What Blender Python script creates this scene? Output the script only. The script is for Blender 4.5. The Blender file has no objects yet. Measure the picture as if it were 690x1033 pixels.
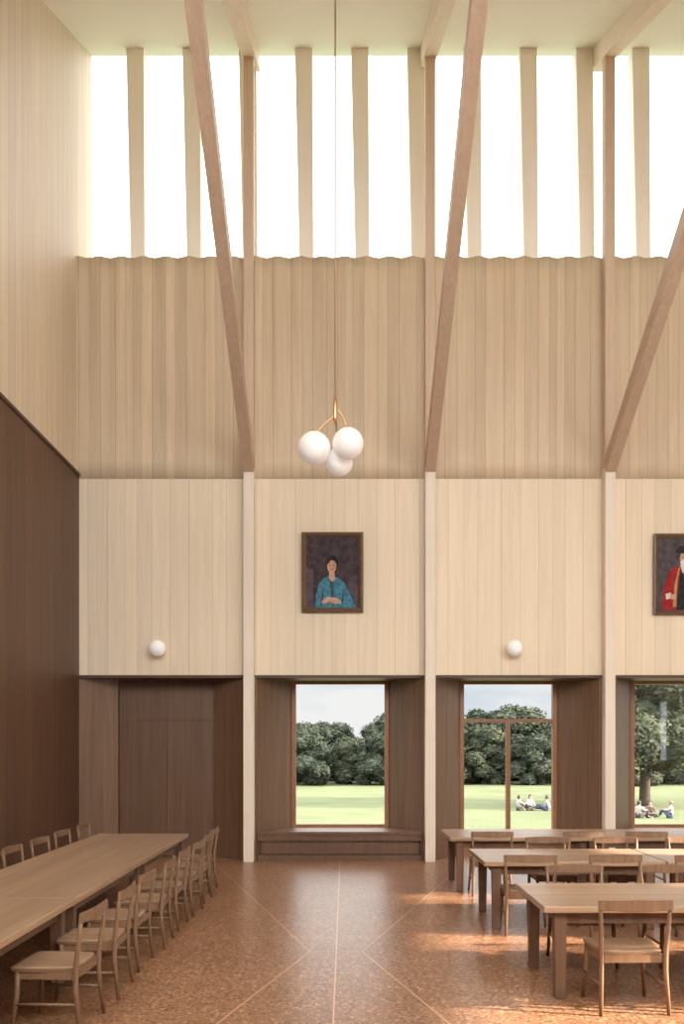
import bpy, bmesh, math, random
from mathutils import Vector, Matrix, noise
random.seed(7)
scene = bpy.context.scene
COL = scene.collection
# ---------------------------------------------------------------- measures
F, H, D, S = 870.0, 1.9, 14.01, 62.1
VX, VY = 348.0, 750.0
def wx(px): return (px-VX)/S            # metres on the end wall plane
def wz(py): return H+(VY-py)/S
XL = wx(78); XR = wx(972)

# ---------------------------------------------------------------- materials
def new_mat(name):
    m = bpy.data.materials.new(name); m.use_nodes = True
    nt = m.node_tree; b = nt.nodes['Principled BSDF']
    return m, nt, b
def N(nt, t, **kw):
    n = nt.nodes.new(t)
    for k, v in kw.items(): setattr(n, k, v)
    return n
def math_n(nt, op, a, b=None, c=None):
    n = N(nt, 'ShaderNodeMath', operation=op)
    for i, v in enumerate((a, b, c)):
        if v is None: continue
        if isinstance(v, (int, float)): n.inputs[i].default_value = v
        else: nt.links.new(v, n.inputs[i])
    return n.outputs[0]
def mixc(nt, fac, a, b, mode='MIX'):
    n = N(nt, 'ShaderNodeMix', data_type='RGBA', blend_type=mode)
    for i, v in ((0, fac), (6, a), (7, b)):
        if isinstance(v, (int, float)): n.inputs[i].default_value = v
        elif isinstance(v, tuple): n.inputs[i].default_value = (*v, 1) if len(v) == 3 else v
        else: nt.links.new(v, n.inputs[i])
    return n.outputs[2]
def plain(name, col, rough=.5, metal=0, emit=None, es=0):
    m, nt, b = new_mat(name)
    b.inputs['Base Color'].default_value = (*col, 1)
    b.inputs['Roughness'].default_value = rough
    b.inputs['Metallic'].default_value = metal
    if emit:
        b.inputs['Emission Color'].default_value = (*emit, 1)
        b.inputs['Emission Strength'].default_value = es
    return m
def wood(name, c1, c2, grain='Z', board=None, bw=.18, line=.45, var=.18, rough=.55, gs=14, jw=.03, rnd=False, bump=.12, warp=None):
    """boarded / grained timber. grain: axis along fibres; board: axis across boards"""
    m, nt, b = new_mat(name)
    tc = N(nt, 'ShaderNodeTexCoord'); src = tc.outputs['Object']
    if rnd:
        oi = N(nt, 'ShaderNodeObjectInfo')
        va = N(nt, 'ShaderNodeVectorMath', operation='ADD')
        r10 = math_n(nt, 'MULTIPLY', oi.outputs['Random'], 17.0)
        nt.links.new(src, va.inputs[0]); nt.links.new(r10, va.inputs[1]); gsrc = va.outputs[0]
    else: gsrc = src
    mp = N(nt, 'ShaderNodeMapping')
    sc = {'X': (.6, gs, gs), 'Y': (gs, .6, gs), 'Z': (gs, gs, .6)}[grain]
    mp.inputs['Scale'].default_value = sc
    nt.links.new(gsrc, mp.inputs['Vector'])
    col_src = mp.outputs[0]
    bf = None
    if board:
        sp = N(nt, 'ShaderNodeSeparateXYZ'); nt.links.new(src, sp.inputs[0])
        a = math_n(nt, 'DIVIDE', sp.outputs[board], bw)
        if warp:        # random-width boards
            s1 = math_n(nt, 'SINE', math_n(nt, 'MULTIPLY', sp.outputs[board], 3.7))
            s2 = math_n(nt, 'SINE', math_n(nt, 'MULTIPLY', sp.outputs[board], 9.1))
            a = math_n(nt, 'MULTIPLY_ADD', s1, warp[0], a); a = math_n(nt, 'MULTIPLY_ADD', s2, warp[1], a)
        fl = math_n(nt, 'FLOOR', a); fr = math_n(nt, 'FRACT', a)
        wn = N(nt, 'ShaderNodeTexWhiteNoise', noise_dimensions='1D'); nt.links.new(fl, wn.inputs['W'])
        bf = wn.outputs['Value']
        cb = N(nt, 'ShaderNodeCombineXYZ')
        off = math_n(nt, 'MULTIPLY', bf, 23.0)
        for i in range(3): nt.links.new(off, cb.inputs[i])
        ad = N(nt, 'ShaderNodeVectorMath', operation='ADD')
        nt.links.new(mp.outputs[0], ad.inputs[0]); nt.links.new(cb.outputs[0], ad.inputs[1])
        col_src = ad.outputs[0]
        ed = math_n(nt, 'LESS_THAN', fr, jw)
    no = N(nt, 'ShaderNodeTexNoise'); no.inputs['Scale'].default_value = 1.0
    no.inputs['Detail'].default_value = 6; no.inputs['Roughness'].default_value = .62
    no.inputs['Distortion'].default_value = .6
    nt.links.new(col_src, no.inputs['Vector'])
    mr = N(nt, 'ShaderNodeMapRange'); mr.inputs[1].default_value = .3; mr.inputs[2].default_value = .7
    nt.links.new(no.outputs[0], mr.inputs[0])
    c = mixc(nt, mr.outputs[0], c1, c2)
    if board:
        br = math_n(nt, 'MULTIPLY_ADD', bf, 2*var, 1-var)
        cc = N(nt, 'ShaderNodeCombineColor')
        for i in range(3): nt.links.new(br, cc.inputs[i])
        c = mixc(nt, 1.0, c, cc.outputs[0], 'MULTIPLY')
        f = math_n(nt, 'MULTIPLY', ed, line)
        c = mixc(nt, f, c, (c1[0]*.25, c1[1]*.22, c1[2]*.2))
    nt.links.new(c, b.inputs['Base Color'])
    b.inputs['Roughness'].default_value = rough
    bp = N(nt, 'ShaderNodeBump'); bp.inputs['Strength'].default_value = bump; bp.inputs['Distance'].default_value = .01
    nt.links.new(mr.outputs[0], bp.inputs['Height']); nt.links.new(bp.outputs[0], b.inputs['Normal'])
    return m

M = {}
M['board_up'] = wood('tan_board_cladding', (.62,.485,.325), (.715,.575,.405), 'Z', 'X', .181, line=.44, var=.08, jw=.045, warp=(.3,.2))
M['board_lo'] = wood('pale_board_cladding', (.77,.64,.465), (.85,.725,.555), 'Z', 'X', .28, line=.42, var=.045, jw=.024, warp=(.25,.08))
M['side_up'] = wood('pale_side_cladding', (.70,.58,.425), (.79,.675,.515), 'Z', 'Y', .24, line=.36, var=.05, jw=.03)
M['side_lo'] = wood('dark_side_cladding', (.105,.051,.028), (.15,.078,.046), 'Z', 'Y', .30, line=.6, var=.16, jw=.03, rough=.5)
M['dado'] = wood('brown_oak_panel', (.14,.073,.042), (.21,.12,.071), 'Z', 'X', .5, line=.3, var=.10, jw=.012, rough=.45)
M['door'] = wood('brown_oak_door', (.12,.062,.035), (.17,.092,.055), 'Z', 'X', .3, line=.25, var=.08, jw=.02, rough=.45)
M['dark'] = wood('dark_oak_trim', (.06,.032,.02), (.09,.05,.032), 'X')
M['frame'] = wood('window_frame_oak', (.24,.11,.05), (.34,.17,.085), 'Z', rough=.4)
M['post_lo'] = wood('pale_post_timber', (.77,.66,.54), (.85,.75,.635), 'Z')
M['post_up'] = wood('shaded_post_timber', (.60,.445,.32), (.70,.54,.405), 'Z')  # same wood as the post base, browned to carry its shade
M['brace'] = wood('backlit_brace_timber', (.50,.36,.255), (.60,.45,.33), 'Y')  # backlit shade of the braces put into the timber colour
M['beam'] = wood('pale_beam_timber', (.80,.67,.535), (.87,.76,.625), 'Y')
M['fin'] = wood('pale_fin_timber', (.92,.84,.72), (.94,.88,.78), 'Z')
M['table_top'] = wood('oak_table_top', (.34,.212,.128), (.48,.325,.21), 'X', 'Y', .19, line=.4, var=.12, jw=.02, rough=.32, rnd=True)
M['table_leg'] = wood('shaded_oak_table_leg', (.12,.065,.037), (.19,.108,.065), 'Z', rough=.5, rnd=True)  # oak darkened so the legs carry their backlit shade
M['chair'] = wood('oak_chair', (.17,.094,.052), (.27,.158,.09), 'Z', rough=.42, rnd=True, gs=22)
M['chair_seat'] = wood('oak_chair_seat', (.25,.15,.088), (.36,.235,.148), 'Y', rough=.38, rnd=True, gs=22)
M['white'] = plain('white_plaster', (.93,.90,.865), .8)
M['stone'] = plain('plain_render', (.6,.56,.5), .8)
M['globe'] = plain('opal_glass', (.9,.89,.87), .25, emit=(1,.98,.95), es=.14)
M['brass'] = plain('brushed_brass', (.72,.42,.22), .3, 1)
M['cord'] = plain('copper_cord', (.55,.35,.22), .5, .3)
M['frame_pic'] = wood('picture_frame_wood', (.10,.055,.03), (.17,.10,.055), 'X', rough=.4)
M['inlay'] = plain('pale_brass_inlay', (.68,.41,.26), .35, .2)

# terrazzo
m, nt, b = new_mat('pink_terrazzo'); M['floor'] = m
tc = N(nt, 'ShaderNodeTexCoord')
vo = N(nt, 'ShaderNodeTexVoronoi'); vo.inputs['Scale'].default_value = 58
nt.links.new(tc.outputs['Object'], vo.inputs['Vector'])
cr = N(nt, 'ShaderNodeValToRGB'); el = cr.color_ramp.elements
el[0].position = 0; el[0].color = (.10,.045,.024,1); el[1].position = 1; el[1].color = (.58,.36,.22,1)
e = cr.color_ramp.elements.new(.25); e.color = (.26,.122,.062,1)
e = cr.color_ramp.elements.new(.78); e.color = (.34,.17,.088,1)
sp = N(nt, 'ShaderNodeSeparateColor'); nt.links.new(vo.outputs['Color'], sp.inputs[0])
nt.links.new(sp.outputs[0], cr.inputs[0])
no = N(nt, 'ShaderNodeTexNoise'); no.inputs['Scale'].default_value = 1.2; no.inputs['Detail'].default_value = 5
nt.links.new(tc.outputs['Object'], no.inputs['Vector'])
mr = N(nt, 'ShaderNodeMapRange'); mr.inputs[1].default_value=.3; mr.inputs[2].default_value=.7; mr.inputs[3].default_value=.88; mr.inputs[4].default_value=1.08
nt.links.new(no.outputs[0], mr.inputs[0])
cc = N(nt, 'ShaderNodeCombineColor')
for i in range(3): nt.links.new(mr.outputs[0], cc.inputs[i])
c = mixc(nt, 1.0, cr.outputs[0], cc.outputs[0], 'MULTIPLY')
nt.links.new(c, b.inputs['Base Color'])
b.inputs['Roughness'].default_value = .31
b.inputs['Specular IOR Level'].default_value = .45

# clear glass
m = bpy.data.materials.new('clear_glass'); m.use_nodes = True; nt = m.node_tree; nt.nodes.clear()
o = N(nt, 'ShaderNodeOutputMaterial'); tr = N(nt, 'ShaderNodeBsdfTransparent'); gl = N(nt, 'ShaderNodeBsdfGlossy')
gl.inputs['Roughness'].default_value = .02
mx = N(nt, 'ShaderNodeMixShader'); mx.inputs[0].default_value = .03
nt.links.new(tr.outputs[0], mx.inputs[1]); nt.links.new(gl.outputs[0], mx.inputs[2]); nt.links.new(mx.outputs[0], o.inputs[0])
M['glass'] = m

def noisy(name, c1, c2, scale, rough=.9, det=6):
    m, nt, b = new_mat(name)
    tc = N(nt, 'ShaderNodeTexCoord'); no = N(nt, 'ShaderNodeTexNoise')
    no.inputs['Scale'].default_value = scale; no.inputs['Detail'].default_value = det
    nt.links.new(tc.outputs['Object'], no.inputs['Vector'])
    mr = N(nt, 'ShaderNodeMapRange'); mr.inputs[1].default_value=.35; mr.inputs[2].default_value=.65
    nt.links.new(no.outputs[0], mr.inputs[0])
    nt.links.new(mixc(nt, mr.outputs[0], c1, c2), b.inputs['Base Color'])
    b.inputs['Roughness'].default_value = rough
    b.inputs['Specular IOR Level'].default_value = .15
    return m
M['lawn'] = noisy('mown_grass', (.085,.105,.055), (.11,.13,.068), .35)
M['leaf'] = noisy('tree_foliage', (.022,.032,.022), (.060,.072,.044), .7, det=9)
M['leaf2'] = noisy('deep_foliage', (.018,.026,.020), (.045,.057,.038), .9, det=9)
M['bark'] = noisy('tree_bark', (.03,.023,.018), (.06,.048,.035), 4)

# ---------------------------------------------------------------- object helpers
def tag(o, label=None, category=None, kind=None, group=None):
    if label: o['label'] = label
    if category: o['category'] = category
    if kind: o['kind'] = kind
    if group: o['group'] = group
    return o
def link(o, parent=None):
    COL.objects.link(o)
    if parent: o.parent = parent
    return o
def mesh_obj(name, bm, mats, parent=None, smooth=False):
    me = bpy.data.meshes.new(name); bm.normal_update(); bm.to_mesh(me); bm.free()
    for m in (mats if isinstance(mats, (list, tuple)) else [mats]): me.materials.append(m)
    if smooth:
        for p in me.polygons: p.use_smooth = True
    return link(bpy.data.objects.new(name, me), parent)
def bm_box(bm, x0, x1, y0, y1, z0, z1, mi=0, bev=0):
    vs = [bm.verts.new(p) for p in ((x0,y0,z0),(x1,y0,z0),(x1,y1,z0),(x0,y1,z0),(x0,y0,z1),(x1,y0,z1),(x1,y1,z1),(x0,y1,z1))]
    fs = [bm.faces.new([vs[i] for i in f]) for f in ((3,2,1,0),(4,5,6,7),(0,1,5,4),(1,2,6,5),(2,3,7,6),(3,0,4,7))]
    for f in fs: f.material_index = mi
    if bev:
        es = set(e for f in fs for e in f.edges)
        bmesh.ops.bevel(bm, geom=list(es), offset=bev, segments=2, affect='EDGES', profile=.5)
def box(name, x0, x1, y0, y1, z0, z1, mat, parent=None, bev=0):
    bm = bmesh.new(); bm_box(bm, x0, x1, y0, y1, z0, z1, 0, bev)
    return mesh_obj(name, bm, mat, parent)
def prism(name, pts, z0, z1, mat, parent=None):
    bm = bmesh.new()
    a = [bm.verts.new((x,y,z0)) for x,y in pts]; c = [bm.verts.new((x,y,z1)) for x,y in pts]
    bm.faces.new(a[::-1]); bm.faces.new(c); n=len(pts)
    for i in range(n): bm.faces.new((a[i],a[(i+1)%n],c[(i+1)%n],c[i]))
    bmesh.ops.recalc_face_normals(bm, faces=bm.faces)
    return mesh_obj(name, bm, mat, parent)
def bar(bm, p, q, w, h, mi=0):
    """rectangular bar p->q lying in a constant-x plane, w along X, h in-plane"""
    p, q = Vector(p), Vector(q); d = (q-p).normalized(); u = Vector((1,0,0)); v = d.cross(u).normalized()
    vs = []
    for c in (p, q):
        for a, b_ in ((-1,-1),(1,-1),(1,1),(-1,1)): vs.append(bm.verts.new(c+u*a*w/2+v*b_*h/2))
    for f in ((3,2,1,0),(4,5,6,7),(0,1,5,4),(1,2,6,5),(2,3,7,6),(3,0,4,7)): bm.faces.new([vs[i] for i in f]).material_index = mi
    bmesh.ops.recalc_face_normals(bm, faces=bm.faces)
def tube(bm, pts, radii, seg=12, mi=0):
    pts = [Vector(p) for p in pts]; rings = []
    for i, p in enumerate(pts):
        d = (pts[min(i+1,len(pts)-1)]-pts[max(i-1,0)]).normalized()
        ref = Vector((0,0,1)) if abs(d.z) < .9 else Vector((1,0,0))
        u = d.cross(ref).normalized(); v = d.cross(u).normalized(); r = radii[i]
        rings.append([bm.verts.new(p+u*r*math.cos(2*math.pi*k/seg)+v*r*math.sin(2*math.pi*k/seg)) for k in range(seg)])
    for a, c in zip(rings, rings[1:]):
        for k in range(seg):
            f = bm.faces.new((a[k],a[(k+1)%seg],c[(k+1)%seg],c[k])); f.material_index = mi; f.smooth = True
    for r in (rings[0][::-1], rings[-1]):
        bm.faces.new(r).material_index = mi
    bmesh.ops.recalc_face_normals(bm, faces=bm.faces)
def sphere(name, c, r, mat, parent=None, seg=40):
    bm = bmesh.new(); bmesh.ops.create_uvsphere(bm, u_segments=seg, v_segments=seg//2, radius=r, matrix=Matrix.Translation(c))
    return mesh_obj(name, bm, mat, parent, True)
def empty(name, loc, rz=0):
    o = bpy.data.objects.new(name, None); o.empty_display_size = .2; o.location = loc; o.rotation_euler = (0,0,rz)
    return link(o)
def copy_thing(src, loc, rz=None):
    """copy of a thing and its parts (two levels)"""
    n = src.copy(); n.location = loc
    if rz is not None: n.rotation_euler = (0,0,rz)
    COL.objects.link(n)
    for ch in src.children:
        c = ch.copy(); c.parent = n; COL.objects.link(c)
        for g in ch.children:
            gg = g.copy(); gg.parent = c; COL.objects.link(gg)
    return n

# ================================================================ SETTING
YB = -15.5     # far end of the room behind the camera
box('floor', XL, XR, YB, .8, -.12, 0, M['floor'])['kind'] = 'structure'
CY1, CZ1 = .48, 13.56       # ceiling where it meets the clerestory
SL = .474
CY0 = -6.4; CZ0 = CZ1-SL*(CY1-CY0)
bm = bmesh.new()
prof = [(CY1+.35, CZ1+SL*.35), (CY0, CZ0), (YB, CZ0)]
lo = [[bm.verts.new((x, y, z)) for y, z in prof] for x in (XL-.3, XR+.3)]
hi = [[bm.verts.new((x, y, z+.3)) for y, z in prof] for x in (XL-.3, XR+.3)]
for i in range(2):
    bm.faces.new((lo[0][i],lo[0][i+1],lo[1][i+1],lo[1][i])); bm.faces.new((hi[0][i],hi[1][i],hi[1][i+1],hi[0][i+1]))
    for k in (0,1): bm.faces.new((lo[k][i],lo[k][i+1],hi[k][i+1],hi[k][i]))
bm.faces.new((lo[0][0],lo[1][0],hi[1][0],hi[0][0])); bm.faces.new((lo[0][2],lo[1][2],hi[1][2],hi[0][2]))
bmesh.ops.recalc_face_normals(bm, faces=bm.faces)
mesh_obj('ceiling', bm, M['white'])['kind'] = 'structure'

# side walls
ZD = wz(481)
bm = bmesh.new(); bm_box(bm, XL-.3, XL, YB, CY1+.33, 0, 13.7)
mesh_obj('wall_left', bm, M['side_up'])['kind'] = 'structure'
# right wall with unseen window openings added to throw sun patches inside
bm = bmesh.new(); RW0, RW1 = 1.30, 3.30
sun_openings = [(-12.7,-11.4),(-10.6,-9.1),(-8.2,-6.9),(-5.9,-4.5)]
bm_box(bm, XR, XR+.3, YB, CY1+.33, RW1, 13.7); bm_box(bm, XR, XR+.3, YB, CY1+.33, 0, RW0)
ed = [YB]+[v for w_ in sun_openings for v in w_]+[CY1+.33]
for i in range(0, len(ed), 2): bm_box(bm, XR, XR+.3, ed[i], ed[i+1], RW0, RW1)
mesh_obj('wall_right', bm, M['side_up'])['kind'] = 'structure'
for i, (a, c) in enumerate(sun_openings):  # frames for the added sun openings
    r = empty('window_%d' % (6+i), (XR+.2, (a+c)/2, 0)); r['kind'] = 'structure'; h_ = (c-a)/2
    bm = bmesh.new(); bm_box(bm, -.04, .04, -h_, -h_+.05, RW0, RW1); bm_box(bm, -.04, .04, h_-.05, h_, RW0, RW1)
    bm_box(bm, -.04, .04, -h_+.05, h_-.05, RW0, RW0+.05); bm_box(bm, -.04, .04, -h_+.05, h_-.05, RW1-.05, RW1)
    mesh_obj('window_frame', bm, M['frame'], r)
box('wall_rear_blocker', XL, XR, YB-.3, YB, 0, 5.4, M['dado'])['kind'] = 'structure'  # unseen wall, added to cut rear light on floor and dado
box('trim_1', XL, XL+.03, YB, 0, 0, ZD, M['side_lo'])['kind'] = 'structure'
box('trim_2', XL, XL+.055, YB, 0, ZD, ZD+.05, M['dark'])['kind'] = 'structure'

# end wall --------------------------------------------------------
ZH = wz(684); ZM = wz(483); ZT = wz(260.5)
bm = bmesh.new(); bm_box(bm, XL, XR, 0, .82, ZH+.04, ZM)
mesh_obj('wall_back', bm, M['board_lo'])['kind'] = 'structure'
# rippled upper cladding
bm = bmesh.new(); PER = .3623; nx = int((XR-XL)/PER*10); nz = 12
grid = []
for j in range(nz+1):
    t = j/nz; z = ZM+(ZT-ZM)*t; row = []
    for i in range(nx+1):
        x = XL+(XR-XL)*i/nx
        a = .001+.012*t+.016*t**3
        row.append(bm.verts.new((x, -.012 - a*(1+math.cos(2*math.pi*(x-XL)/PER)), z)))
    grid.append(row)
for j in range(nz):
    for i in range(nx):
        f = bm.faces.new((grid[j][i],grid[j][i+1],grid[j+1][i+1],grid[j+1][i])); f.smooth = True
back = [bm.verts.new((grid[-1][i].co.x, CY1+.1, ZT)) for i in range(nx+1)]
for i in range(nx): bm.faces.new((grid[-1][i],grid[-1][i+1],back[i+1],back[i]))
bb = [bm.verts.new((grid[0][i].co.x, .03, ZM)) for i in range(nx+1)]
for i in range(nx): bm.faces.new((grid[0][i+1],grid[0][i],bb[i],bb[i+1]))
mesh_obj('wall_upper', bm, M['board_up'])['kind'] = 'structure'
box('wall_core', XL, XR, .05, .82, ZM+.001, ZT-.01, M['stone'])['kind'] = 'structure'

# dado piers + bays
tn = [3]
def trim(o):
    o.name = 'trim_%d' % tn[0]; tn[0] += 1; o['kind'] = 'structure'; return o
for a, c in ((78,80),(245,259),(427,439),(604,620),(785,800),(963,972)):
    trim(box('t', wx(a), wx(c), 0, .82, 0, ZH+.0, M['dado']))
trim(box('t', XL, XR, -.035, .0, ZH, ZH+.045, M['dark']))  # dark strip painted in for the shadow gap over the dado
trim(box('t', XL, XR, 0, .82, ZH, ZH+.039, M['dado']))

def window_unit(nm, cx, hw, z0, z1, yy, glazed_door=False, top=None):
    root = empty(nm, (cx, yy, 0)); root['kind'] = 'structure'
    fw = .062; bm = bmesh.new()
    bm_box(bm, -hw-.04, -hw+.03, -.06, .06, z0, z1); bm_box(bm, hw-.03, hw+.04, -.06, .06, z0, z1)
    bm_box(bm, -hw+.03, hw-.03, -.06, .06, z1-.05, z1); bm_box(bm, -hw+.03, hw-.03, -.06, .06, z0, z0+fw)
    if glazed_door:
        tz = H+23/58.8
        bm_box(bm, -hw+.03, hw-.03, -.05, .05, tz-.03, tz+.03)
        bm_box(bm, -.035, .035, -.05, .05, z0+fw, tz-.03)
        bm_box(bm, -hw+.03, -.035, -.04, .04, z0+fw, z0+.3); bm_box(bm, .035, hw-.03, -.04, .04, z0+fw, z0+.3)
    mesh_obj('window_frame', bm, M['frame'], root)
    box('window_pane', -hw+.02, hw-.02, -.004, .004, z0+.03, z1-.03, M['glass'], root)
    return root
def bay(a, c, kind, n):
    x0, x1 = wx(a), wx(c); cx = (x0+x1)/2
    if kind == 'door': ye, ysp, hs, hw = .46, .40, .80, .775
    else: ye, ysp, hs, hw = .78, .60, .906, .789
    for sgn, xo in ((-1, x0), (1, x1)):
        pts = [(xo, 0), (cx+sgn*hs, ysp), (cx+sgn*(hw+.03), ye-.05), (cx+sgn*(hw+.03), .82), (xo, .82)]
        trim(prism('t', pts, 0, ZH, M['dado']))
    if kind == 'window':
        zs = .488
        window_unit('window_%d' % n, cx, hw, zs-.03, ZH, ye)
        w0, w1 = x0+.02, x1-.02
        pts = [(w0,-.04),(w1,-.04),(w1-.02,.02),(cx+hs,ysp),(cx+hw+.02,ye-.07),(cx-hw-.02,ye-.07),(cx-hs,ysp),(w0+.02,.02)]
        trim(prism('t', pts, zs-.06, zs-.02, M['dado']))
        trim(box('t', w0, w1, -.02, .0, zs-.17, zs-.06, M['door']))
        trim(box('t', w0+.06, w1-.06, .03, .06, .10, zs-.17, M['door']))
        trim(box('t', w0, w1, -.03, .0, .0, .09, M['door']))
        trim(box('t', w0, w1, .06, .5, .0, zs-.06, M['dark']))
        trim(box('t', w0+.3, w1-.3, .5, .82, .0, zs-.031, M['dark']))
    elif kind == 'glazed':
        window_unit('window_%d' % n, cx, hw, .0, ZH, ye, True)
    else:
        root = empty('door_%d' % n, (cx, ye, 0)); root['kind'] = 'structure'
        tz = H+23/60.1
        box('header_panel', -hw-.02, hw+.02, -.0, .045, tz+.006, ZH, M['door'], root)
        for s in (-1, 1):
            xa, xb = (-hw-.02, -.002) if s < 0 else (.002, hw+.02)
            box('door_leaf', xa, xb, -.0, .045, .01, tz, M['door'], root, .002)
        box('door_backing', -hw-.02, hw+.02, .046, .3, 0, ZH, M['dark'], root)
bay(80, 245, 'door', 1); bay(259, 427, 'window', 1); bay(439, 604, 'glazed', 2); bay(620, 785, 'window', 3); bay(800, 963, 'window', 4)

# clerestory: fins and glazing ------------------------------------
SC = S/1.0345
fz0 = ZT-.05
px = 139
while px < 960:
    xa = (px-VX)/SC
    if px-VX < (XR*SC) - 10:
        bm = bmesh.new()
        w = .145; lean = -.05; zt = CZ1-.03
        b0 = [bm.verts.new((xa+dx+.02, y, fz0)) for dx, y in ((-w*.8,.40),(w*.8,.40),(w*.8,.62),(-w*.8,.62))]
        t0 = [bm.verts.new((xa+dx+lean*.6, y, zt)) for dx, y in ((-w,.40),(w,.40),(w,.62),(-w,.62))]
        bm.faces.new(b0[::-1]); bm.faces.new(t0)
        for i in range(4): bm.faces.new((b0[i],b0[(i+1)%4],t0[(i+1)%4],t0[i]))
        o = mesh_obj('clerestory_fin', bm, M['fin'])
        tag(o, 'pale vertical timber fin between tall high-level window panes', 'window fin', group='timber fins along the clerestory')
    px += 56.4
root = empty('window_5', (0, .66, fz0)); root['kind'] = 'structure'
box('window_pane', XL, XR, 0, .012, 0, CZ1+.08-fz0, M['glass'], root)

# posts, braces, beams --------------------------------------------
posts = [252, 433, 612, 791]
for p in posts:
    x = wx(p)+.0; zb = wz(475)
    root = empty('timber_post', (x, -.1, 0))
    tag(root, 'tall square timber post, pale below, shade painted brown above', 'post', group='timber posts along the end wall')
    box('post_base', -.082, .082, -.1, .095, 0, zb, M['post_lo'], root, .004)
    box('post_shaft', -.08, .08, -.09, .075, zb, CZ1-.25, M['post_up'], root, .004)
    bm = bmesh.new(); L = 5.72
    bar(bm, (0,.0,0), (0,-L, L*.628), .165, .24)
    o = mesh_obj('diagonal_brace', bm, M['brace']); o.location = (x, -.16, zb+.02)
    tag(o, 'long timber brace with backlit brown painted in, rising to the roof', 'brace', group='diagonal timber braces')
    bm = bmesh.new()
    bar(bm, (0, .0, 0), (0, -7.0, -7.0*SL), .22, .30)
    o = mesh_obj('roof_beam', bm, M['beam']); o.location = (x, CY1+.1, CZ1-.12)
    tag(o, 'pale timber beam under the sloping white ceiling', 'beam', group='roof beams')

# floor inlay ------------------------------------------------------
def inlay(pts, w=.012):
    bm = bmesh.new()
    for (x0,y0),(x1,y1) in pts:
        d = Vector((x1-x0, y1-y0)).normalized(); n = Vector((-d.y, d.x))*w/2
        v = [bm.verts.new((x,y,.0015)) for x,y in ((x0+n.x,y0+n.y),(x0-n.x,y0-n.y),(x1-n.x,y1-n.y),(x1+n.x,y1+n.y))]
        bm.faces.new(v)
    bmesh.ops.recalc_face_normals(bm, faces=bm.faces)
    for f in bm.faces:
        if f.normal.z < 0: f.normal_flip()
    return mesh_obj('trim', bm, M['inlay'])
cx0 = -.08; ny = 7.87-D
segs = [((cx0,-.05),(cx0,YB)), ((cx0-.24,ny),(cx0+.24,ny))]
for s in (-1,1):
    segs += [((cx0+s*.24,ny),(cx0+s*(.24+.30*5.9),ny+5.9)), ((cx0+s*.24,ny),(cx0+s*(.24+.27*7.5),ny-7.5))]
trim(inlay(segs))

# ================================================================ FURNITURE
TH = .70
def make_table(L, W, loc, rz):
    root = empty('dining_table', loc, rz)
    tp = box('table_top', -L/2+.003, L/2-.003, -W/2, W/2, TH-.048, TH, M['table_top'], root, .006)
    bm = bmesh.new(); ix, iy = L/2-.14, W/2-.10
    for y in (-iy, iy): bm_box(bm, -ix, ix, y-.014, y+.014, TH-.14, TH-.048)
    for x in (-ix, ix): bm_box(bm, x-.014, x+.014, -iy+.014, iy-.014, TH-.14, TH-.048)
    mesh_obj('table_apron', bm, M['table_leg'], root)
    for sx in (-1,1):
        for sy in (-1,1):
            b2 = bmesh.new(); cx, cy = sx*ix, sy*iy
            bo = [b2.verts.new((cx+a*.038, cy+c*.038, 0)) for a,c in ((-1,-1),(1,-1),(1,1),(-1,1))]
            to = [b2.verts.new((cx+a*.047, cy+c*.047, TH-.048)) for a,c in ((-1,-1),(1,-1),(1,1),(-1,1))]
            b2.faces.new(bo[::-1]); b2.faces.new(to)
            for i in range(4): b2.faces.new((bo[i],bo[(i+1)%4],to[(i+1)%4],to[i]))
            bmesh.ops.bevel(b2, geom=list(b2.edges), offset=.005, segments=2, affect='EDGES')
            mesh_obj('leg', b2, M['table_leg'], root)
    return root
XT0, XT1 = -3.286, -2.086
TC = (XT0+XT1)/2
tl = make_table(2.4, 1.2, (TC, 11.5-1.2-D, 0), math.pi/2)
tag(tl, 'long oak refectory table in a line beside the dark wall', 'table', group='tables in a row along the side wall')
copy_thing(tl, (TC, 11.5-3.6-D, 0)); copy_thing(tl, (TC, 11.5-6.0-D, 0))
rows = [(1.34, 11.0, 12.08), (1.41, 8.77, 9.80), (1.46, 6.33, 7.43)]
tr_ = None
for x0, d0, d1 in rows:
    for j in range(3):
        loc = (x0+.925+j*1.86, (d0+d1)/2-D, 0)
        if tr_ is None:
            tr_ = make_table(1.85, 1.08, loc, 0)
            tag(tr_, 'oak refectory table with square legs on the terrazzo floor', 'table', group='tables set across the hall')
        else: copy_thing(tr_, loc)

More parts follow.
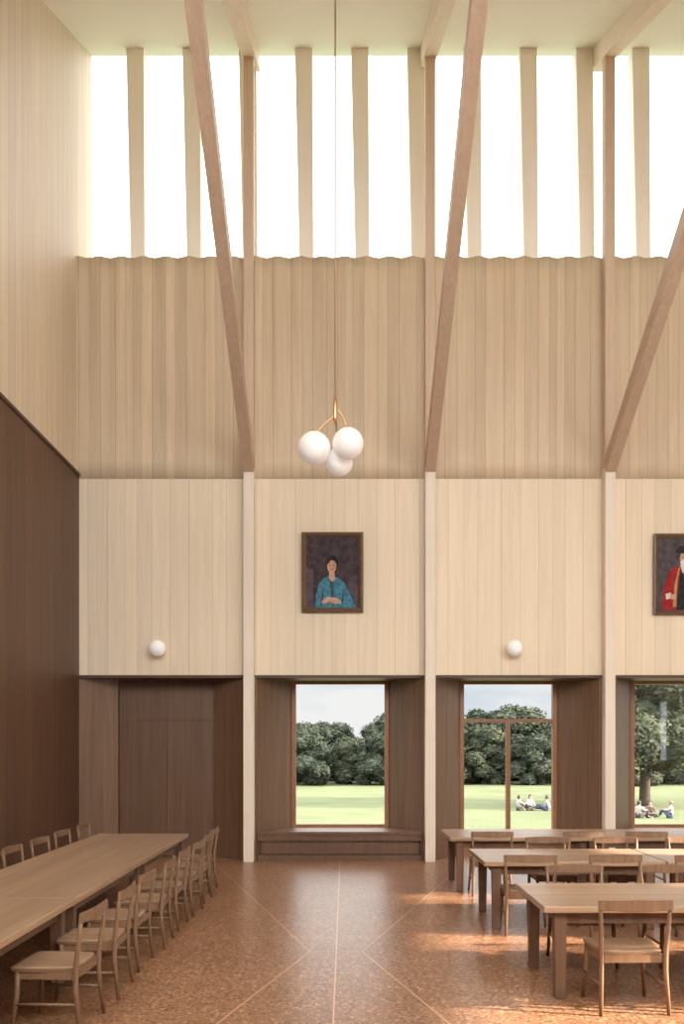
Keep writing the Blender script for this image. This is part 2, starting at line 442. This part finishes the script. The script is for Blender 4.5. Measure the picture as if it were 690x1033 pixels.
def make_chair(loc, rz):
    root = empty('dining_chair', loc, rz)
    bm = bmesh.new(); n = 14; top = []; bot = []
    for j in range(n+1):
        rt=[]; rb=[]
        for i in range(n+1):
            u = i/n*2-1; v = j/n*2-1
            uu = u*math.sqrt(1-.16*v*v*v*v*1.0); vv = v*math.sqrt(1-.16*u**4)
            w = .25 - .025*(1-v)/2
            x = uu*w; y = vv*.225+.01
            z = .445 - .014*(1-u*u)*(1-v*v)
            ed = .008 if (abs(u) > .99 or abs(v) > .99) else 0
            rt.append(bm.verts.new((x,y,z-ed))); rb.append(bm.verts.new((x*.96,y*.96,.412)))
        top.append(rt); bot.append(rb)
    for j in range(n):
        for i in range(n):
            f=bm.faces.new((top[j][i],top[j][i+1],top[j+1][i+1],top[j+1][i])); f.smooth=True
            bm.faces.new((bot[j][i],bot[j+1][i],bot[j+1][i+1],bot[j][i+1]))
    per = [(0,i) for i in range(n)]+[(j,n) for j in range(n)]+[(n,n-i) for i in range(n)]+[(n-j,0) for j in range(n)]
    for a in range(len(per)):
        (j0,i0),(j1,i1) = per[a], per[(a+1)%len(per)]
        bm.faces.new((top[j1][i1],top[j0][i0],bot[j0][i0],bot[j1][i1]))
    bmesh.ops.recalc_face_normals(bm, faces=bm.faces)
    mesh_obj('seat', bm, M['chair_seat'], root)
    bm = bmesh.new(); rings=[]
    for i in range(15):
        u = i/14*2-1; x = u*.262; y = -.262 - .035*(1-u*u)
        hgt = .040 - .008*abs(u)
        zc = .772 ; t = .013
        rings.append([bm.verts.new(p) for p in ((x,y-t,zc-hgt),(x,y+t,zc-hgt),(x,y+t,zc+hgt),(x,y-t*.6,zc+hgt+.003))])
    for a, c in zip(rings, rings[1:]):
        for k in range(4): bm.faces.new((a[k],a[(k+1)%4],c[(k+1)%4],c[k]))
    bm.faces.new(rings[0]); bm.faces.new(rings[-1])
    bmesh.ops.recalc_face_normals(bm, faces=bm.faces)
    bmesh.ops.bevel(bm, geom=[e for e in bm.edges if e.calc_face_angle(0) > .8], offset=.004, segments=2, affect='EDGES')
    mesh_obj('backrest', bm, M['chair'], root)
    bm = bmesh.new()
    bm_box(bm, -.205, .205, .165, .185, .36, .413); bm_box(bm, -.205, .205, -.215, -.195, .36, .413)
    bm_box(bm, -.22, -.20, -.20, .17, .36, .413); bm_box(bm, .20, .22, -.20, .17, .36, .413)
    tube(bm, [(-.228,-.225,.20),(-.226,.19,.20)], [.010,.010], 10); tube(bm, [(.228,-.225,.20),(.226,.19,.20)], [.010,.010], 10)
    mesh_obj('seat_rail', bm, M['chair'], root)
    for sx in (-1,1):
        bm = bmesh.new(); tube(bm, [(sx*.235,.21,0),(sx*.215,.18,.25),(sx*.21,.175,.415)], [.013,.018,.019])
        mesh_obj('leg', bm, M['chair'], root)
        bm = bmesh.new(); tube(bm, [(sx*.24,-.25,0),(sx*.228,-.215,.3),(sx*.228,-.218,.45),(sx*.24,-.245,.65),(sx*.247,-.262,.80)], [.014,.018,.019,.016,.013])
        mesh_obj('leg', bm, M['chair'], root)
    return root
first = make_chair((-3.52+.25, 11.65-D, 0), -math.pi/2)   # faces +X
tag(first, 'low-backed oak dining chair tucked under the long table by the wall', 'chair', group='chairs on the wall side of the long table')
for d in (10.78, 9.95, 9.15, 8.3, 7.5): copy_thing(first, (-3.27+random.uniform(-.02,.02), d-D, 0), -math.pi/2+random.uniform(-.05,.05))
c2 = None
for i, d in enumerate((5.84, 6.62, 7.40, 8.18, 8.95, 9.7, 10.45, 11.15)):
    loc = (-1.67-.26+random.uniform(-.03,.03), d-D, 0); rz = math.pi/2+random.uniform(-.05,.05)
    if c2 is None:
        c2 = copy_thing(first, loc, rz); tag(c2, 'low-backed oak dining chair facing the long table from the open floor', 'chair', group='chairs on the open side of the long table')
    else: copy_thing(c2, loc, rz)
c3 = None
def rchair(x, d, face):   # d = depth of chair back ; face 'away' or 'toward'
    global c3
    off = .27 if face == 'away' else -.27
    rz = (0 if face == 'away' else math.pi)+random.uniform(-.06,.06)
    loc = (x, d+off-D, 0)
    if c3 is None:
        c3 = copy_thing(first, loc, rz); tag(c3, 'low-backed oak dining chair tucked at a table set across the hall', 'chair', group='chairs at the tables across the hall')
    else: copy_thing(c3, loc, rz)
for x in (1.83, 2.95, 3.75, 4.6, 5.4): rchair(x, 10.68, 'away')
for x in (2.36, 3.15, 4.0, 4.85): rchair(x, 10.05, 'toward')
for x in (1.83, 2.65, 3.5, 4.35): rchair(x, 8.45, 'away')
for x in (2.06, 2.90, 3.72, 4.5): rchair(x, 7.75, 'toward')
for x in (2.02, 2.88): rchair(x, 6.0, 'away')

# ================================================================ LIGHT FITTINGS
for i, p in enumerate((161, 517, 873)):
    root = empty('wall_lamp', (wx(p), 0, wz(655)+.0))
    tag(root, 'white opal glass globe lamp fixed to the pale boarded wall', 'wall lamp', group='globe wall lamps')
    bm = bmesh.new(); tube(bm, [(0,0,0),(0,-.02,0)], [.055,.055], 24); tube(bm, [(0,-.02,0),(0,-.06,0)], [.03,.04], 20)
    mesh_obj('lamp_base', bm, M['brass'], root)
    sphere('lamp_shade', (0,-.17,0), .13, M['globe'], root)

root = empty('pendant_lamp', (-.12, 10.6-D, CZ1-SL*(CY1-(10.6-D))))
tag(root, 'three white opal globes hanging on brass arms from a long cord', 'pendant lamp')
base_z = root.location.z
def pz(py, d=10.6): return H+(VY-py)*d/F - base_z
def pxx(px, d=10.6): return (px-VX)*d/F + .12
bm = bmesh.new(); tube(bm, [(0,0,0),(0,0,pz(404))], [.010,.010], 8); mesh_obj('cord', bm, M['cord'], root)
bm = bmesh.new(); tube(bm, [(0,0,.0),(0,0,-.05)], [.07,.07], 24); mesh_obj('ceiling_rose', bm, M['brass'], root)
bm = bmesh.new()
hub = Vector((0,0,pz(404)))
tube(bm, [hub+Vector((0,0,.03)), hub, hub-Vector((0,0,.06)), hub-Vector((0,0,.22)), hub-Vector((0,0,.26))], [.012,.022,.028,.026,.015], 16)
A = Vector((pxx(317), 0, pz(452))); B = Vector((pxx(351), 0, pz(447.5))); C = Vector((pxx(342,10.85), .25, pz(466,10.85)))
def arm(s, e, bend):
    pts = []; mid = (s+e)/2+bend
    for i in range(13):
        t = i/12; pts.append((1-t)**2*s+2*t*(1-t)*mid+t*t*e)
    tube(bm, pts, [.013]*13, 10)
arm(hub-Vector((0,0,.18)), A+Vector((.02,0,.17)), Vector((-.06,0,-.02)))
arm(hub-Vector((0,0,.10)), B+Vector((-.02,0,.17)), Vector((.07,0,.02)))
arm(hub-Vector((0,0,.2)), C+Vector((0,0,.15)), Vector((.0,.10,.05)))
for P_, r in ((A,.2),(B,.193),(C,.176)): tube(bm, [P_+Vector((0,0,r+.02)), P_+Vector((0,0,r-.02))], [.03,.045], 20)
mesh_obj('lamp_arm', bm, M['brass'], root)
for P_, r in ((A,.2),(B,.193),(C,.176)): sphere('lamp_shade', P_, r, M['globe'], root, 48)

# ================================================================ PAINTINGS
def ell(cx, cy, rx, ry, n=28, rot=0):
    return [(cx+rx*math.cos(t)*math.cos(rot)-ry*math.sin(t)*math.sin(rot), cy+rx*math.cos(t)*math.sin(rot)+ry*math.sin(t)*math.cos(rot)) for t in [2*math.pi*i/n for i in range(n)]]
def painting(px0, px1, py0, py1, layers, label, bgmat, du=0, dv=0):
    w = (px1-px0)/S; h = (py1-py0)/S
    root = empty('framed_painting', (wx((px0+px1)/2), -.03, wz(py1))); root.rotation_euler = (math.radians(1.2),0,math.radians(-.3))
    tag(root, label, 'painting')
    bm = bmesh.new(); f = .075
    prof = [(0,0),(0,-.035),(.03,-.045),(.06,-.025),(f,-.012),(f,0)]
    cor = [(-w/2,0,1,1),(w/2,0,-1,1),(w/2,h,-1,-1),(-w/2,h,1,-1)]
    rings = [[bm.verts.new((cx+sx*o, y, cz+sz*o)) for o,y in prof] for cx,cz,sx,sz in cor]
    for i in range(4):
        a, c = rings[i], rings[(i+1)%4]
        for k in range(len(prof)-1): bm.faces.new((a[k],a[k+1],c[k+1],c[k]))
    bmesh.ops.recalc_face_normals(bm, faces=bm.faces)
    mesh_obj('picture_frame', bm, M['frame_pic'], root)
    bm = bmesh.new(); mats = [bgmat]; iw, ih = w-2*f+.01, h-2*f+.01
    def poly(pts, y, mi):
        vs = [bm.verts.new((-iw/2+min(max(u,0),1)*iw, y, f-.005+min(max(v,0),1)*ih)) for u,v in pts]
        fc = bm.faces.new(vs); fc.material_index = mi; fc.normal_update()
        if fc.normal.y > 0: fc.normal_flip()
    poly([(0,0),(1,0),(1,1),(0,1)], -.008, 0)
    for i, (mt, pts) in enumerate(layers):
        if mt not in mats: mats.append(mt)
        poly([(u+du, v+dv) for u, v in pts], -.0084-.0004*i, mats.index(mt))
    mesh_obj('canvas', bm, mats, root)
def paint(name, c1, c2, sc=9): 
    m = noisy('paint_'+name, c1, c2, sc, .55); return m
bgA = paint('dusk', (.030,.022,.030), (.075,.050,.055)); teal = paint('teal', (.03,.13,.20), (.08,.26,.34), 16); skin = paint('skin', (.46,.26,.17), (.60,.37,.26))
hair = paint('hair', (.012,.009,.008), (.03,.02,.018)); navy = paint('navy', (.02,.035,.07), (.05,.08,.13)); mauve = paint('mauve', (.07,.045,.06), (.12,.08,.09))
white_p = paint('white', (.6,.57,.52), (.75,.72,.68)); red = paint('crimson', (.24,.012,.015), (.40,.025,.028)); black = paint('black', (.012,.012,.016), (.03,.03,.036)); gold = paint('gold', (.35,.2,.07), (.5,.32,.12))
painting(304.5, 366.5, 538, 618, [
    (mauve, [(0,.0),(.16,.0),(.18,.62),(.0,.66)]), (mauve, [(.80,.0),(1,.0),(1,.55),(.84,.5)]),
    (navy, [(.16,.09),(.26,.30),(.52,.40),(.90,.30),(.99,.09)]),
    (teal, [(.20,.06),(.22,.26),(.27,.42),(.36,.50),(.50,.545),(.64,.51),(.76,.43),(.86,.28),(.96,.12),(.96,.09),(.20,.09)]),
    (navy, [(.47,.50),(.50,.30),(.53,.12),(.55,.12),(.55,.30),(.53,.50)]),
    (navy, [(.30,.12),(.34,.30),(.36,.30),(.335,.12)]),
    (navy, [(.70,.16),(.73,.34),(.75,.34),(.725,.15)]),
    (skin, [(.46,.50),(.47,.62),(.56,.62),(.58,.50),(.52,.45)]),
    (hair, ell(.52,.71,.125,.115)), (skin, ell(.515,.675,.088,.098)),
    (hair, [(.42,.72),(.46,.79),(.55,.80),(.62,.74),(.60,.70),(.57,.745),(.50,.755),(.445,.70)]),
    (hair, ell(.485,.685,.013,.008)), (hair, ell(.55,.685,.013,.008)), (red, ell(.517,.625,.022,.007)),
    (skin, ell(.42,.195,.10,.035, rot=.35)), (skin, ell(.60,.19,.10,.033, rot=-.3)),
    (skin, [(.48,.16),(.60,.14),(.62,.17),(.50,.20)]),
    ], 'framed portrait of a seated dark-haired person in a teal jacket', bgA, -.03, -.085)
bgB = paint('brown_dusk', (.05,.04,.045), (.10,.085,.09))
painting(658, 724, 539.5, 620.5, [
    (red, [(.10,-.02),(.14,.30),(.24,.52),(.40,.60),(.62,.60),(.80,.50),(.90,.28),(.95,-.02)]),
    (black, [(.36,-.02),(.40,.35),(.44,.58),(.58,.58),(.64,.35),(.66,-.02)]),
    (white_p, [(.42,.60),(.46,.50),(.50,.47),(.56,.50),(.60,.60)]),
    (gold, [(.30,.02),(.33,.34),(.40,.57),(.42,.56),(.37,.33),(.36,.02)]),
    (skin, ell(.50,.69,.085,.095)), (white_p, ell(.50,.63,.075,.045)),
    (hair, ell(.47,.70,.012,.008)), (hair, ell(.54,.70,.012,.008)),
    (black, [(.36,.76),(.34,.80),(.42,.86),(.60,.86),(.68,.80),(.65,.76)]),
    (white_p, [(.18,.12),(.17,.20),(.26,.22),(.28,.14)]), (skin, ell(.30,.16,.055,.035)), (skin, ell(.72,.16,.055,.035)),
    ], 'framed portrait of a figure in a crimson robe and black cap', bgB, -.03, .03)

# ================================================================ OUTSIDE
def gz(y):
    t = min(max((y-.8)/30, 0), 1); return -.08-1.87*t
bm = bmesh.new(); ys = [.82+.0]+[3+i*3 for i in range(12)]+[45,60,80,110,150,220,300]; xs = [-120+i*10 for i in range(28)]
g = [[bm.verts.new((x,y,gz(y)+ (0 if y<30 else .12*noise.noise(Vector((x*.05,y*.05,0)))))) for x in xs] for y in ys]
for j in range(len(ys)-1):
    for i in range(len(xs)-1): bm.faces.new((g[j][i],g[j][i+1],g[j+1][i+1],g[j+1][i])).smooth = True
o = mesh_obj('lawn', bm, M['lawn']); tag(o, 'broad mown green lawn sloping gently away outside the windows', 'lawn', 'stuff')

def nv(p): return Vector((noise.noise(p), noise.noise(p+Vector((9,9,9))), noise.noise(p+Vector((31,7,3)))))
def canopy_mesh(seed, R, Ht, z0, n=16, leaves=900, ls=.16):
    """boughs as irregular masses, each clothed in many small leaf sprays"""
    rnd = random.Random(seed); bm = bmesh.new(); V = []; Fc = []
    for i in range(n):
        t = (i+rnd.random())/n; z = z0+(Ht-z0)*(.06+.86*t); rr = R*(1-.72*abs(t-.3))
        a = rnd.uniform(0, 6.28); q = rnd.uniform(.15,.85)*rr
        s = R*rnd.uniform(.20,.36); c = Vector((q*math.cos(a), q*math.sin(a), min(z, Ht-s*.8)))
        bmesh.ops.create_icosphere(bm, subdivisions=3, radius=s*.86, matrix=Matrix.Translation(c))
        for k in range(leaves):
            d = Vector((rnd.gauss(0,1), rnd.gauss(0,1), rnd.gauss(0,1))).normalized()
            bump = 1+.30*noise.noise(c+d*2.3)+.18*noise.noise(c*3+d*6)
            p = c+d*s*bump*rnd.uniform(.84,1.10); p.z -= .05*s
            u = Vector((rnd.gauss(0,1), rnd.gauss(0,1), rnd.gauss(0,.7))).normalized()
            w_ = u.cross(d+Vector((.01,.02,.5))).normalized(); L = ls*rnd.uniform(.6,1.4)
            b0 = len(V); V += [p-u*L, p+w_*L*.55, p+u*L, p-w_*L*.55]; Fc.append((b0,b0+1,b0+2,b0+3))
    for v in bm.verts: v.co += nv(v.co*1.1+Vector((seed*7,0,0)))*.3 + nv(v.co*3.5)*.2
    me = bpy.data.meshes.new('canopy'); bm.to_mesh(me); bm.free()
    b0 = len(me.vertices)
    allv = [tuple(v.co) for v in me.vertices]+[tuple(p) for p in V]
    allf = [tuple(p.vertices) for p in me.polygons]+[tuple(i+b0 for i in f) for f in Fc]
    m2 = bpy.data.meshes.new('canopy'); m2.from_pydata(allv, [], allf); bpy.data.meshes.remove(me)
    return m2
def trunk_mesh(Ht, r, seed):
    rnd = random.Random(seed); bm = bmesh.new()
    tube(bm, [(0,0,-.2),(0,0,.4),(.05,0,Ht*.3),(-.05,.05,Ht*.6),(0,0,Ht*.8)], [r*1.5,r,r*.85,r*.55,r*.2], 10)
    for i in range(5):
        a = rnd.uniform(0,6.28); z = Ht*rnd.uniform(.22,.5); L = Ht*.3
        tube(bm, [(0,0,z),(math.cos(a)*L*.5,math.sin(a)*L*.5,z+L*.3),(math.cos(a)*L,math.sin(a)*L,z+L*.8)], [r*.5,r*.3,r*.1], 8)
    me = bpy.data.meshes.new('trunk'); bm.to_mesh(me); bm.free(); return me
protos = []
for k in range(4):
    c = canopy_mesh(k+1, 3.7, 7.8, .3, 30, 800, .17); c.materials.append(M['leaf' if k%2 else 'leaf2'])
    t = trunk_mesh(7.6, .22, k); t.materials.append(M['bark']); protos.append((t, c))
def tree(x, y, sc, k, rz, lab='leafy deciduous tree in a belt beyond the lawn', grp='trees beyond the lawn', pr=None, wide=1.3):
    r = empty('tree', (x, y, gz(y)), rz); r.scale = (sc*wide, sc*wide, sc)
    tag(r, lab, 'tree', group=grp)
    t, c = pr or protos[k%4]
    link(bpy.data.objects.new('trunk', t), r); link(bpy.data.objects.new('canopy', c), r)
for i in range(20):
    x = -24+i*3.4+random.uniform(-.7,.7); tree(x, 67+random.uniform(-1.5,2.5), random.uniform(.50,.72), i, random.uniform(0,6))
for i in range(19):
    x = -24+i*3.9+random.uniform(-1.0,1.0); tree(x, 75+random.uniform(-2,2), random.uniform(.72,.98), i+2, random.uniform(0,6))
bc = canopy_mesh(11, 5.2, 11.2, 2.6, 44, 1500, .15); bc.materials.append(M['leaf']); bt = trunk_mesh(10, .3, 9); bt.materials.append(M['bark'])
tree(18.6, 39.5, 1.0, 0, .4, 'large spreading tree with a dark trunk on the lawn', None, (bt, bc), 1.15)

# people on the grass
def skinned(name, pts, edges, rad, mat, parent, root=0, sub=1):
    me = bpy.data.meshes.new(name); me.from_pydata(pts, edges, []); o = bpy.data.objects.new(name, me); COL.objects.link(o)
    md = o.modifiers.new('Skin', 'SKIN'); md.use_smooth_shade = True
    sv = me.skin_vertices[0].data
    for i, r in enumerate(rad): sv[i].radius = (r, r) if not isinstance(r, tuple) else r
    sv[root].use_root = True
    s = o.modifiers.new('Sub', 'SUBSURF'); s.levels = sub; s.render_levels = sub
    dg = bpy.context.evaluated_depsgraph_get(); nm = bpy.data.meshes.new_from_object(o.evaluated_get(dg))
    bpy.data.objects.remove(o); nm.materials.clear(); nm.materials.append(mat)
    for p in nm.polygons: p.use_smooth = True; p.material_index = 0
    return link(bpy.data.objects.new(name, nm), parent)
SK = plain('skin_tone', (.26,.16,.12), .6); SK2 = plain('skin_tone_dark', (.15,.09,.06), .6)
def person(x, y, rz, shirt, trous, hairc, sk, pose, label):
    r = empty('person', (x, y, gz(y)), rz); tag(r, label, 'person')
    P = [(0,0,.12),(0,-.04,.32),(0,-.05,.50),(0,-.03,.62),(0,0,.72),(0,.015,.84)]; E = [(0,1),(1,2),(2,3),(3,4),(4,5)]
    R = [.13,.115,.13,.055,.085,.075]
    def add(p, par, rr): P.append(p); R.append(rr); E.append((par, len(P)-1)); return len(P)-1
    arms = {}; legs = {}
    for s in (-1, 1):
        if pose == 'lean' :
            el, wr, fd = (s*.27,-.16,.30), (s*.27,-.27,.07), (s*.05,-.08,-.03)
        elif pose == 'lap': el, wr, fd = (s*.23,.06,.33), (s*.10,.26,.27), (-s*.05,.07,-.01)
        else: el, wr, fd = (s*.24,.12,.40), (s*.14,.36,.44), (-s*.02,.08,-.03)
        sh = add((s*.16,-.05,.55), 2, .06); e_ = add(el, sh, .043); w = add(wr, e_, .03)
        wv = Vector(wr); f = Vector(fd); pm = add(tuple(wv+f*.7), w, .033)
        lat = Vector((0,0,1)).cross(f).normalized()
        for q in range(4): add(tuple(wv+f*(1.5+.25*(1.5-abs(q-1.3)))+lat*(q-1.5)*.02+Vector((0,0,-.01))), pm, .009)
        add(tuple(wv+f*.9-lat*s*.06), w, .010)
        arms[s] = (sh, e_, w)
        if pose == 'lap': kn, an = (s*.30,.28,.16), (-s*.04,.40,.07)
        elif pose == 'lean': kn, an = (s*.10,.46,.16 if s>0 else .38), (s*.10,.88,.07) if s>0 else (s*.10,.62,.07)
        else: kn, an = (s*.12,.38,.44), (s*.11,.52,.08)
        h_ = add((s*.10,.02,.12), 0, .095); k_ = add(kn, h_, .062); a_ = add(an, k_, .04)
        add((an[0], an[1]+.16, .035), a_, .033); legs[s] = (h_, k_, a_)
    skinned('person_body', P, E, R, sk, r)
    sp_ = [P[0],P[1],P[2],(0,-.035,.585)]; se = [(0,1),(1,2),(2,3)]; sr = [.142,.135,.15,.085]
    for s in (-1,1):
        i0 = len(sp_); a, b_, c_ = arms[s]; sp_ += [P[a], P[b_], tuple(Vector(P[b_]).lerp(Vector(P[c_]), .6))]
        sr += [.078,.058,.046]; se += [(2,i0),(i0,i0+1),(i0+1,i0+2)]
    skinned('shirt', sp_, se, sr, shirt, r)
    tp = [P[0]]; te = []; tr2 = [.15]
    for s in (-1,1):
        i0 = len(tp); a, b_, c_ = legs[s]; tp += [P[a], P[b_], tuple(Vector(P[b_]).lerp(Vector(P[c_]), .9))]
        tr2 += [.112,.078,.058]; te += [(0,i0),(i0,i0+1),(i0+1,i0+2)]
    skinned('trousers', tp, te, tr2, trous, r)
    bm = bmesh.new(); bmesh.ops.create_icosphere(bm, subdivisions=3, radius=1, matrix=Matrix.Translation((0,-.03,.79)) @ Matrix.Diagonal((.10,.11,.12,1)))
    bmesh.ops.delete(bm, geom=[v for v in bm.verts if v.co.y > .03 and v.co.z < .83], context='VERTS')
    mesh_obj('hair', bm, hairc, r, True)
    bm = bmesh.new()
    for s in (-1,1): bmesh.ops.create_icosphere(bm, subdivisions=2, radius=.012, matrix=Matrix.Translation((s*.032,.092,.78)))
    mesh_obj('eyes', bm, plain('eye', (.03,.02,.02)), r, True)
    bm = bmesh.new(); bmesh.ops.create_cone(bm, segments=8, radius1=.016, radius2=.006, depth=.04, matrix=Matrix.Translation((0,.1,.755)))
    mesh_obj('nose', bm, sk, r, True)
wh = plain('white_cloth', (.24,.24,.24), .9); bl = plain('blue_cloth', (.03,.045,.085), .9); dk = plain('dark_cloth', (.02,.022,.028), .9); rd = plain('rust_cloth', (.08,.045,.04), .9); gy = plain('grey_cloth', (.08,.085,.09), .9)
hb_ = plain('brown_hair', (.025,.016,.01), .7); hk = plain('black_hair', (.012,.01,.008), .7); hd = plain('fair_hair', (.12,.085,.05), .7)
dP = 49.3; 
def pX(px, d): return (px-VX)*d/F
person(pX(524,dP), dP-D, math.radians(-70), wh, dk, hb_, SK, 'knees', 'person in white shirt sitting on the grass with knees up')
person(pX(535,dP+.5), dP+.5-D, math.radians(200), wh, gy, hk, SK, 'lap', 'person in white shirt sitting cross-legged on the lawn')
person(pX(551,dP), dP-D, math.radians(75), wh, bl, hb_, SK2, 'lean', 'person in white shirt leaning back on their hands on grass')
dQ = 43.5
person(pX(645,dQ), dQ-D, math.radians(-60), wh, dk, hk, SK, 'knees', 'person in white shirt sitting on grass under a tree')
person(pX(656,dQ+.6), dQ+.6-D, math.radians(170), rd, dk, hb_, SK, 'lap', 'person in rust-brown top sitting cross-legged on grass')
person(pX(676,dQ+.2), dQ+.2-D, math.radians(60), wh, bl, hd, SK, 'knees', 'fair-haired person in white shirt sitting on the grass')

# ================================================================ SKY + SUN
w = bpy.data.worlds.new('sky'); scene.world = w; w.use_nodes = True; nt = w.node_tree
bg = nt.nodes['Background']; tc = N(nt, 'ShaderNodeTexCoord'); sp = N(nt, 'ShaderNodeSeparateXYZ'); nt.links.new(tc.outputs['Generated'], sp.inputs[0])
mp = N(nt, 'ShaderNodeMapping'); mp.inputs['Scale'].default_value = (5,5,16); nt.links.new(tc.outputs['Generated'], mp.inputs[0])
no = N(nt, 'ShaderNodeTexNoise'); no.inputs['Scale'].default_value = 1.3; no.inputs['Detail'].default_value = 5; nt.links.new(mp.outputs[0], no.inputs['Vector'])
cr = N(nt, 'ShaderNodeMapRange'); cr.inputs[1].default_value=.38; cr.inputs[2].default_value=.60; nt.links.new(no.outputs[0], cr.inputs[0])
low = mixc(nt, cr.outputs[0], (.66,.74,.79), (.88,.89,.88))
up = N(nt, 'ShaderNodeMapRange'); up.inputs[1].default_value=.12; up.inputs[2].default_value=.42; nt.links.new(sp.outputs[2], up.inputs[0])
colr = mixc(nt, up.outputs[0], low, (1.0,.97,.925))
nt.links.new(colr, bg.inputs[0])
back_ = N(nt, 'ShaderNodeMapRange'); back_.inputs[1].default_value=.1; back_.inputs[2].default_value=-.4; back_.inputs[3].default_value=0; back_.inputs[4].default_value=4.9; nt.links.new(sp.outputs[1], back_.inputs[0])
st = math_n(nt, 'MULTIPLY_ADD', up.outputs[0], 2.9, 1.0)
st = math_n(nt, 'ADD', st, back_.outputs[0])
nt.links.new(st, bg.inputs[1])
sun = bpy.data.lights.new('sun', 'SUN'); sun.energy = 26.0; sun.angle = .02; sun.color = (1,.86,.70)
sd = Vector((-.93,.16,-.32)).normalized()
so = link(bpy.data.objects.new('sun', sun)); so.rotation_euler = sd.to_track_quat('-Z','Y').to_euler()

# ================================================================ CAMERA
cam = bpy.data.cameras.new('camera'); co = link(bpy.data.objects.new('camera', cam))
co.location = (0, -D, H); co.rotation_euler = (math.pi/2, 0, 0)
cam.sensor_fit = 'HORIZONTAL'; cam.sensor_width = 36; cam.lens = F/690*36
cam.shift_x = (345-VX)/690; cam.shift_y = (VY-516.5)/690
cam.clip_end = 500
scene.camera = co
scene.view_settings.view_transform = 'Standard'
scene.view_settings.exposure = 0.08
